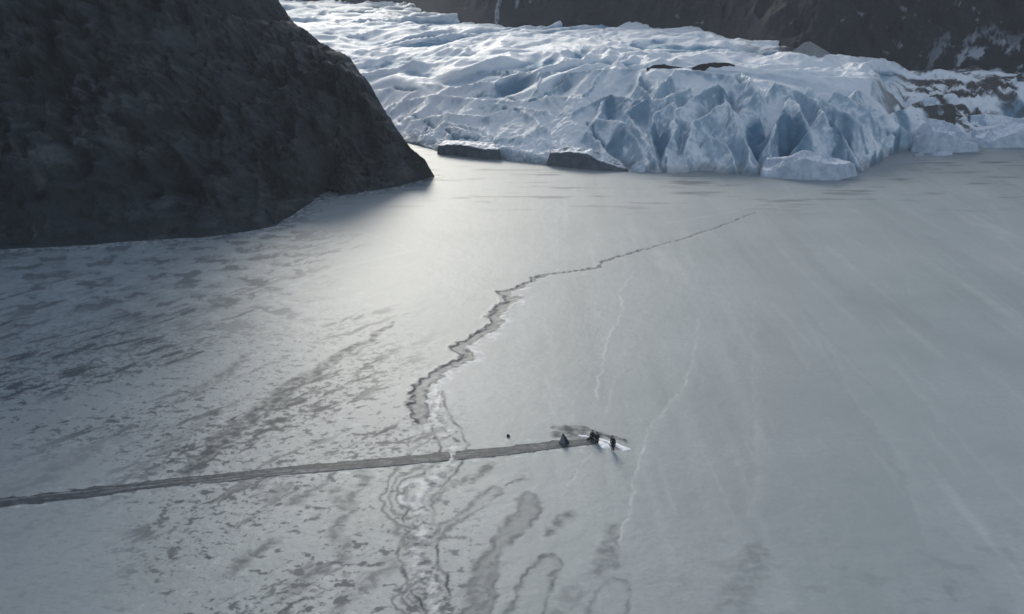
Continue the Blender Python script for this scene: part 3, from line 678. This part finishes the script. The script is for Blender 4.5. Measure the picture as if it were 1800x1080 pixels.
ice_block('ice_block', 'low broken pale ice chunk in the gap between the two dark slabs', M_GREY, [(890, 283), (905, 285), (922, 286)], 3, [([(895, 274, 1), (915, 272, 1.4)], 1.5, 1.2)], 3, seed=3, res=.1, rough=.3, group=G1)
ice_block('ice_block', 'small pale ice chunk touching the left end of the rounded dark slab', M_GREY, [(926, 286), (940, 288), (958, 289)], 3, [([(930, 278, 1), (952, 276, 1.2)], 1.5, 1.2)], 3, seed=4, res=.1, rough=.3, group=G1)
ice_block('ice_block', 'dark bulky ice block half hidden behind the gap between the two dark slabs', M_DIRTY, [(905, 276), (935, 278), (972, 280)], 6, [([(910, 258, 2), (940, 252, 3), (970, 256, 3)], 1.2, 3)], 4, seed=5, group=G1)
ice_block('ice_mound', 'broad white ice mound with grey lower face, nearest piece of the ice front', M_PALE, [(1336, 311), (1370, 314), (1420, 317), (1470, 318), (1508, 309)], 9,
          [([(1342, 305, 1), (1375, 282, 2.5), (1412, 263, 4), (1450, 272, 4), (1485, 290, 2.5), (1504, 304, 1)], 2.2, 2.6), ([(1412, 263, 4), (1405, 290, 1.5)], 2, 2), ([(1450, 272, 4), (1452, 292, 1.6)], 2.2, 1.8)], 3.0, seed=6)
ice_block('serac', 'pointed pale blue serac standing apart at the right end of the glacier front', M_PALE, [(1602, 267), (1630, 270), (1670, 269), (1722, 267)], 10,
          [([(1604, 258, 1.5), (1614, 225, 3), (1632, 208, 5), (1660, 212, 5), (1682, 220, 4), (1700, 240, 2.5), (1718, 258, 1)], 3.5, 2.6), ([(1632, 226, 2.5), (1612, 255, 1)], 2.5, 1.5), ([(1632, 226, 2.5), (1655, 250, 1.2)], 2.5, 1.5)], 4.0, seed=7)
ice_block('ice_block', 'wide blue-white ice block running out of the right edge of the photo', M_PALE, [(1712, 259), (1750, 261), (1800, 260), (1860, 258)], 13,
          [([(1716, 250, 2), (1742, 226, 4), (1788, 208, 6), (1856, 200, 7)], 2.5, 3), ([(1742, 226, 4), (1760, 245, 1.5)], 2, 2), ([(1788, 208, 6), (1795, 240, 2)], 2, 2)], 3.5, seed=17, group=G1)
ice_block('ice_chunk', 'small grey ice chunk lying on the lake just left of centre before the lone serac', M_GREY, [(1604, 275), (1614, 276), (1626, 275)], 2, [([(1608, 269, .6), (1620, 268, .8)], 1, 1)], 2.5, seed=8, res=.08, rough=.25, group='ice chunks before the serac')
ice_block('ice_chunk', 'longer flat pale ice chunk lying on the lake before the middle of the lone serac', M_PALE, [(1634, 273), (1655, 275), (1676, 272)], 2.5, [([(1640, 269, .6), (1662, 266, .9), (1672, 269, .6)], .8, 1)], 2, seed=9, res=.08, rough=.25, group='ice chunks before the serac')

ice_block('ice_chunk', 'jagged pale ice chunk just right of the rounded dark slab', M_PALE, [(1108, 302), (1122, 304), (1140, 303)], 3.5, [([(1112, 290, 1), (1128, 284, 1.6), (1136, 292, 1)], 1.6, 1.2)], 3, seed=14, res=.1, rough=.35)
# ------------------------------------------------------------------ boulder and debris heaps
def boulder(name, label, cat, px, py, d, size, mat, seed, group=None, sub=5):
    bm = bmesh.new(); bmesh.ops.create_icosphere(bm, subdivisions=sub, radius=1)
    V = np.array([v.co for v in bm.verts]); rng = np.random.RandomState(seed)
    tp = 1 - 0.5 * np.clip(V[:, 2], 0, 1); V[:, 0] = V[:, 0] * tp - 0.3 * np.clip(V[:, 2], 0, 1)
    for _ in range(16):                                             # facets: cut the ball with planes
        n = rng.normal(size=3); n /= np.linalg.norm(n); h = rng.uniform(0.55, 0.85)
        e = V @ n - h; V -= np.where(e > 0, e, 0)[:, None] * n * 0.92
    k = fbm(V[:, 0] * 2 + V[:, 2], V[:, 1] * 2 - V[:, 2], seed, 5) * 0.14
    V = V * (1 + k)[:, None] * np.array(size)
    for v, c in zip(bm.verts, V): v.co = c
    me = bpy.data.meshes.new(name); bm.to_mesh(me); bm.free()
    o = link(name, me, mat); o.location = at(px, py, d); o.rotation_euler = (0, 0, rng.uniform(-.4, .4))
    return tag(o, label, cat, group)
M_BOULDER = rock_material('boulder_rock', (0.30, 0.32, 0.33), (0.42, 0.44, 0.45), (0.5, 0.52, 0.53))
M_DEBRIS = rock_material('debris', (0.035, 0.035, 0.038), (0.07, 0.07, 0.07), (0.11, 0.11, 0.11))
def hull_rock(name, label, cat, loc, pts, mat, seed):
    bm = bmesh.new()
    for p in pts: bm.verts.new(p)
    r = bmesh.ops.convex_hull(bm, input=bm.verts[:]); bmesh.ops.delete(bm, geom=[e for e in r['geom_interior'] if isinstance(e, bmesh.types.BMVert)], context='VERTS')
    bmesh.ops.subdivide_edges(bm, edges=bm.edges[:], cuts=9, use_grid_fill=True)
    V = np.array([v.co for v in bm.verts]); k = fbm(V[:, 0] * 0.4 + V[:, 2] * .3, V[:, 1] * 0.4 - V[:, 2] * .5, seed, 5)
    for v, q in zip(bm.verts, k): v.co += v.co.normalized() * float(q) * 0.6
    me = bpy.data.meshes.new(name); bm.to_mesh(me); bm.free()
    o = link(name, me, mat, smooth=False); o.location = loc; return tag(o, label, cat)
hull_rock('boulder', 'big grey boulder on dark moraine at the base of the far mountain', 'boulder', at(1428, 96, 322),
          [(-7.8, -1, -2.5), (-7.4, 0.5, 0.0), (-5.2, -1, 2.0), (-2.2, 0, 3.8), (-0.8, 1, 3.6), (2.4, -.5, 2.2), (5.4, 0, 0.2), (8.4, 0, -2.2), (-1, -4.5, -2.5), (4, -4, -3), (-5, -3.5, -1.5), (0, 4, -3), (-5, 3, -2), (6, 2.5, -3), (-2, -2, 2.0), (0.5, -3, -.4)], M_BOULDER, 31)
hull_rock('debris_heap', 'longer dark debris heap on the ice lip, nearer the boulder', 'debris heap', at(1257, 119, surf_d(1257, 121) + 1.5) - np.array([0, 0, 0.6]), [p for a, b in [(-.9,.3),(-.55,.75),(-.15,1.0),(.2,.8),(.55,.9),(.9,.35)] for p in ((a * 7.2, 0, b * 2.0), (a * 7.2, -1.8, -1.0), (a * 7.2, 1.8, -1.0))], M_DEBRIS, 41)['group'] = 'dark debris on the glacier'
hull_rock('debris_heap', 'thin dark debris streak on the ice lip, farther from the boulder', 'debris heap', at(1168, 118, surf_d(1168, 121) + 1.5) - np.array([0, 0, 0.6]), [p for a, b in [(-.95,.2),(-.5,.8),(-.1,1.0),(.3,.5),(.95,.25)] for p in ((a * 5.2, 0, b * 1.4), (a * 5.2, -1.8, -1.0), (a * 5.2, 1.8, -1.0))], M_DEBRIS, 42)['group'] = 'dark debris on the glacier'

# ------------------------------------------------------------------ the party on the ice
M_SKIN = plain('skin', (0.42, 0.26, 0.19), 0.6, 40, 0.1); M_HAIR = plain('dark_hair', (0.02, 0.018, 0.016), 0.7)
def to_mesh(ob):
    dg = bpy.context.evaluated_depsgraph_get(); dg.update()
    me = bpy.data.meshes.new_from_object(ob.evaluated_get(dg)); old = ob.data
    ob.modifiers.clear(); ob.data = me; bpy.data.meshes.remove(old); return ob
def skin(name, verts, edges, rad, mat, parent, root=0, sub=1):
    me = bpy.data.meshes.new(name); me.from_pydata([tuple(v) for v in verts], edges, [])
    o = bpy.data.objects.new(name, me); COL.objects.link(o)
    sk = o.modifiers.new('skin', 'SKIN'); sv = me.skin_vertices[0].data
    for i, r in enumerate(rad): sv[i].radius = (r, r) if not isinstance(r, tuple) else r; sv[i].use_root = (i == root)
    sb = o.modifiers.new('sub', 'SUBSURF'); sb.levels = sb.render_levels = sub
    to_mesh(o); o.name = name; o.data.name = name; o.data.materials.clear(); o.data.materials.append(mat)
    o.data.polygons.foreach_set('use_smooth', np.ones(len(o.data.polygons), bool)); o.parent = parent
    return o
def lerp(a, b, t): return tuple(a[i] + (b[i] - a[i]) * t for i in range(3))
def head_mesh(hc, yaw):
    bm = bmesh.new(); bmesh.ops.create_uvsphere(bm, u_segments=28, v_segments=20, radius=1)
    for v in bm.verts:
        x, y, z = v.co
        jaw = 1 - 0.28 * max(0, -z); x *= 0.076 * jaw; yy = y * 0.098 * (1 - 0.12 * max(0, -z)); zz = z * 0.122
        if y < 0:                                                   # face towards -y
            yy -= 0.022 * math.exp(-((v.co.x / 0.16) ** 2 + ((z + 0.08) / 0.18) ** 2))        # nose
            for sx in (-0.38, 0.38): yy += 0.012 * math.exp(-(((v.co.x - sx) / 0.18) ** 2 + ((z - 0.08) / 0.12) ** 2))   # eye sockets
            yy -= 0.006 * math.exp(-((v.co.x / 0.3) ** 2 + ((z + 0.45) / 0.07) ** 2)); yy -= 0.008 * math.exp(-((v.co.x / 0.3) ** 2 + ((z + 0.85) / 0.15) ** 2))
        if abs(v.co.x) > 0.9 and abs(z) < 0.3: x *= 1.15            # ears
        c, s = math.cos(yaw), math.sin(yaw)
        v.co = (hc[0] + c * x - s * yy, hc[1] + s * x + c * yy, hc[2] + zz)
    me = bpy.data.meshes.new('head'); bm.to_mesh(me); bm.free(); return me
def person(px, py, J, label, coat, trousers, coat_len, yaw, hood=True, scale=1.0):
    """J: joints in metres about the feet: pelvis, chest, neck, head, sh_l, el_l, wr_l, sh_r ..., hip_l, kn_l, an_l, toe_l ..."""
    root = bpy.data.objects.new('person', None); COL.objects.link(root)
    root.location = ground(px, py, 0.03); root.scale = (scale,) * 3
    tag(root, label, 'person', 'people at the end of the track')
    V = [J['pelvis'], lerp(J['pelvis'], J['chest'], .5), J['chest'], J['neck'], lerp(J['neck'], J['head'], .6)]
    E = [(0, 1), (1, 2), (2, 3), (3, 4)]; Rr = [(.15, .11), (.135, .10), (.155, .105), .055, .055]
    def chain(start, pts, rad):
        p = start
        for q, r in zip(pts, rad):
            V.append(q); Rr.append(r); E.append((p, len(V) - 1)); p = len(V) - 1
        return p
    for sd in ('l', 'r'):
        wr, el = J['wr_' + sd], J['el_' + sd]
        hd = np.array(wr) - np.array(el); hd /= np.linalg.norm(hd)
        palm = tuple(np.array(wr) + hd * 0.06)
        p = chain(2, [J['sh_' + sd], lerp(J['sh_' + sd], el, .5), el, lerp(el, wr, .5), wr, palm], [.062, .052, .042, .038, .028, (.036, .02)])
        ax = np.cross(hd, (0, 1, 0)); ax = ax / (np.linalg.norm(ax) + 1e-6); bend = np.cross(ax, hd)
        for k, ln in enumerate((.07, .08, .075, .06)):              # four fingers, bent and unequal, then the thumb
            b0 = np.array(palm) + ax * (k - 1.5) * 0.019 + hd * 0.02
            m1 = b0 + hd * ln * .5; m2 = m1 + (hd * .8 + bend * .5) * ln * .5
            chain(p, [tuple(b0), tuple(m1), tuple(m2)], [.0095, .009, .008])
        tb = np.array(wr) + ax * 0.03 + hd * .02
        chain(p, [tuple(tb), tuple(tb + (hd + ax) * .03)], [.011, .009])
        hp, kn, an, to = (J[k + '_' + sd] for k in ('hip', 'kn', 'an', 'toe'))
        chain(0, [hp, lerp(hp, kn, .5), kn, lerp(kn, an, .4), an, to], [.085, .075, .058, .055, .042, .035])
    body = skin('body', V, E, Rr, M_SKIN, root)
    hm = head_mesh(J['head'], yaw); bm = bmesh.new(); bm.from_mesh(body.data); bm.from_mesh(hm); bm.to_mesh(body.data); bm.free(); bpy.data.meshes.remove(hm)
    body.data.polygons.foreach_set('use_smooth', np.ones(len(body.data.polygons), bool))
    # coat over torso and arms, flaring to its hem
    V, E, Rr = [J['pelvis'], lerp(J['pelvis'], J['chest'], .5), J['chest'], lerp(J['chest'], J['neck'], .85)], [(0, 1), (1, 2), (2, 3)], [(.20, .155), (.18, .14), (.195, .14), .085]
    if coat_len:
        pl = J['pelvis']; chain(0, [(pl[0] + coat_len[0] * .5, pl[1], pl[2] - coat_len[1] * .5), (pl[0] + coat_len[0], pl[1], pl[2] - coat_len[1])], [(.25, .19), (.31, .24)])
    for sd in ('l', 'r'):
        el, wr = J['el_' + sd], J['wr_' + sd]
        chain(2, [J['sh_' + sd], lerp(J['sh_' + sd], el, .5), el, lerp(el, wr, .5), lerp(el, wr, .97)], [.088, .078, .07, .062, .052])
    skin('coat', V, E, Rr, coat, root)
    V, E, Rr = [J['pelvis']], [], [(.175, .135)]
    for sd in ('l', 'r'):
        hp, kn, an = (J[k + '_' + sd] for k in ('hip', 'kn', 'an'))
        chain(0, [hp, lerp(hp, kn, .5), kn, lerp(kn, an, .5), an], [.108, .098, .082, .076, .07])
    skin('trousers', V, E, Rr, trousers, root)
    for sd in ('l', 'r'):
        an, to = J['an_' + sd], J['toe_' + sd]
        skin('boot', [lerp(J['kn_' + sd], an, .8), an, lerp(an, to, .55), to], [(0, 1), (1, 2), (2, 3)], [.066, .066, .056, .05], M_HAIR, root)
    h = J['head']                                                   # hood: a shell round the back of the head
    bm = bmesh.new(); bmesh.ops.create_uvsphere(bm, u_segments=20, v_segments=14, radius=1)
    cut = [v for v in bm.verts if v.co.y < -0.55 and v.co.z < 0.45]; bmesh.ops.delete(bm, geom=cut, context='VERTS')
    c, s = math.cos(yaw), math.sin(yaw)
    for v in bm.verts:
        x, y, z = v.co.x * .105, v.co.y * .125 + .012, v.co.z * .145 + (-.02 if v.co.z < 0 else .012)
        v.co = (h[0] + c * x - s * y, h[1] + s * x + c * y, h[2] + z)
    me = bpy.data.meshes.new('hood'); bm.to_mesh(me); bm.free(); o = link('hood', me, coat, root)
    sm = o.modifiers.new('s', 'SOLIDIFY'); sm.thickness = .012; to_mesh(o)
    return root
C_NAVY = plain('navy_coat', (0.012, 0.016, 0.024), 0.8); C_PLUM = plain('plum_coat', (0.026, 0.024, 0.036), 0.8); C_GREEN = plain('green_coat', (0.016, 0.028, 0.030), 0.8)
C_BLACK = plain('black_trousers', (0.010, 0.012, 0.014), 0.85)
# standing, leaning a little to the left, coat flaring at the thighs, arms a little away from the body
person(1077, 793, dict(pelvis=(.02, 0, .92), chest=(-.02, 0, 1.28), neck=(-.07, 0, 1.46), head=(-.10, -.01, 1.62), sh_l=(-.20, 0, 1.40), el_l=(-.25, -.03, 1.12), wr_l=(-.22, -.16, .88),
       sh_r=(.15, 0, 1.38), el_r=(.22, 0, 1.10), wr_r=(.25, -.12, .84), hip_l=(-.07, 0, .88), kn_l=(-.07, -.03, .48), an_l=(-.07, 0, .09), toe_l=(-.11, -.16, .05),
       hip_r=(.11, 0, .88), kn_r=(.10, -.03, .48), an_r=(.09, .02, .09), toe_r=(.12, -.14, .05)),
       'person in a long dark coat standing alone at the right end of the snow strip', C_NAVY, C_BLACK, (0.0, .52), -0.5)
# seated on the ice, legs stretched to the left
person(1041, 772, dict(pelvis=(.02, 0, .16), chest=(.03, .02, .58), neck=(.02, 0, .76), head=(.0, -.01, .92), sh_l=(-.16, 0, .70), el_l=(-.24, -.10, .46), wr_l=(-.30, -.22, .28),
       sh_r=(.20, 0, .70), el_r=(.26, -.05, .44), wr_r=(.10, -.22, .30), hip_l=(-.08, -.03, .15), kn_l=(-.36, -.20, .26), an_l=(-.58, -.26, .09), toe_l=(-.64, -.34, .16),
       hip_r=(.10, -.03, .15), kn_r=(-.16, -.34, .26), an_r=(-.46, -.42, .09), toe_r=(-.52, -.50, .16)),
       'person in dark plum coat sitting with legs to the left, beside a kneeling person', C_PLUM, C_BLACK, None, -0.7)
# kneeling upright
person(1049, 779, dict(pelvis=(.0, 0, .46), chest=(.0, 0, .84), neck=(-.01, 0, 1.01), head=(-.03, -.01, 1.17), sh_l=(-.18, 0, .95), el_l=(-.23, -.05, .68), wr_l=(-.14, -.20, .52),
       sh_r=(.18, 0, .95), el_r=(.23, -.03, .68), wr_r=(.13, -.20, .52), hip_l=(-.09, 0, .42), kn_l=(-.10, -.10, .08), an_l=(-.09, .32, .08), toe_l=(-.09, .46, .06),
       hip_r=(.09, 0, .42), kn_r=(.10, -.10, .08), an_r=(.09, .32, .08), toe_r=(.09, .46, .06)),
       'person in a dark green coat kneeling on the ice, close right of the seated person', C_GREEN, C_BLACK, (0, .2), -0.6)
# ---- small tent-shaped shelter
def tent():
    root = bpy.data.objects.new('tent', None); COL.objects.link(root); root.location = ground(991, 779, 0.03); root.rotation_euler = (0, 0, R(-20))
    tag(root, 'small grey tent with a dark slanted side, standing where the track ends', 'tent')
    grey = plain('grey_canvas', (0.16, 0.18, 0.20), 0.85, 6, 0.2); darkm = plain('dark_canvas', (0.018, 0.024, 0.03), 0.8, 6, 0.2)
    base = [(-.42, -.32), (.34, -.42), (.5, .34), (-.34, .42)]; apex = (-.10, 0.0, 1.12); N = 8
    def face(a, b, sag):
        rows = []
        for i in range(N + 1):
            t = i / N
            rows.append([tuple(np.array(lerp((*a, 0), (*b, 0), j / N)) * (1 - t) + np.array(apex) * t + np.array((-apex[0] * 0, 0, -sag * math.sin(math.pi * t) * math.sin(math.pi * j / N)))) for j in range(N + 1)])
        return rows
    def mesh(name, faces, mat):
        bm = bmesh.new()
        for rows in faces:
            vs = [[bm.verts.new(p) for p in r] for r in rows]
            for i in range(N):
                for j in range(N): bm.faces.new((vs[i][j], vs[i][j + 1], vs[i + 1][j + 1], vs[i + 1][j]))
        bmesh.ops.remove_doubles(bm, verts=bm.verts, dist=1e-4); bmesh.ops.recalc_face_normals(bm, faces=bm.faces)
        me = bpy.data.meshes.new(name); bm.to_mesh(me); bm.free(); o = link(name, me, mat, root)
        s_ = o.modifiers.new('s', 'SOLIDIFY'); s_.thickness = .015; to_mesh(o); return o
    mesh('canopy', [face(base[0], base[1], .07), face(base[3], base[0], .07), face(base[2], base[3], .07)], grey)
    tag(mesh('side_panel', [face(base[1], base[2], .05)], darkm), 'dark slanted side panel')
    for b in base:
        skin('pole', [(b[0] * 1.04, b[1] * 1.04, -.02), (apex[0], apex[1], 1.16)], [(0, 1)], [.018, .016], darkm, root)
tent()
# ---- snow strips and a dark stone
def berm(label, pts, seed):
    P = np.array([[*ground(x, y)[:2], wd, h] for x, y, wd, h in pts]); c = P[:, :2].mean(0)
    x = np.arange(P[:, 0].min() - .8, P[:, 0].max() + .8, .05); y = np.arange(P[:, 1].min() - .8, P[:, 1].max() + .8, .05); X, Y = np.meshgrid(x, y)
    ds, ex, _, _ = polyline_dist(X + .10 * fbm(X * 1.5, Y * 1.5, seed, 3), Y + .12 * fbm(X * 1.5, Y * 1.5, seed + 5, 3), P)
    q = 1 - (ds / ex[..., 0]) ** 2
    Z = 0.45 * ex[..., 1] * q * (1 + .5 * fbm(X * 3, Y * 3, seed + 9, 3)) + .02
    o = link('snow_bank', grid_mesh('snow_bank', X - c[0], Y - c[1], Z, None, (Z > -0.03).ravel()), M_SNOW); o.location = (*c, 0.0)
    tag(o, label, 'snow bank', 'snow banks by the people')
berm('long narrow white snow strip running under the standing person', [(1052, 772, .22, .12), (1077, 780, .30, .18), (1090, 785, .30, .18), (1101, 790.5, .42, .22)], 601)
berm('short broad white snow heap just below the kneeling person', [(1054, 777, .22, .12), (1059, 781, .42, .2), (1064, 785, .45, .15)], 611)
berm('short thin white snow strip left of the seated person', [(1019, 766, .16, .1), (1027, 767.5, .26, .14), (1034, 769, .2, .12)], 621)
M_STONE = rock_material('dark_stone', (0.02, 0.022, 0.026), (0.04, 0.042, 0.045), (0.06, 0.06, 0.06))
for px, py, sz, lb, sd in ((893.5, 766, (.22, .2, .2), 'small dark stone alone on the ice above the track', 21),):
    o = boulder('stone', lb, 'stone', px, py, 100, sz, M_STONE, sd, sub=3); o.location = ground(px, py, sz[2] * .6)

# ------------------------------------------------------------------ air between the camera and the far ice
def haze():
    bm = bmesh.new(); bmesh.ops.create_cube(bm, size=1)
    for v in bm.verts: v.co = (v.co.x * 3000, v.co.y * 2600 + 900, -4.0 if v.co.z < 0 else 330.0)
    me = bpy.data.meshes.new('haze'); bm.to_mesh(me); bm.free()
    m = bpy.data.materials.new('haze_air'); m.use_nodes = True; t = m.node_tree; t.nodes.remove(t.nodes['Principled BSDF'])
    v = t.nodes.new('ShaderNodeVolumePrincipled'); v.inputs['Color'].default_value = (0.86, 0.92, 1.0, 1); v.inputs['Density'].default_value = 0.00019
    t.links.new(v.outputs[0], t.nodes['Material Output'].inputs['Volume'])
    o = link('haze', me, m, smooth=False); tag(o, kind='stuff')
haze()
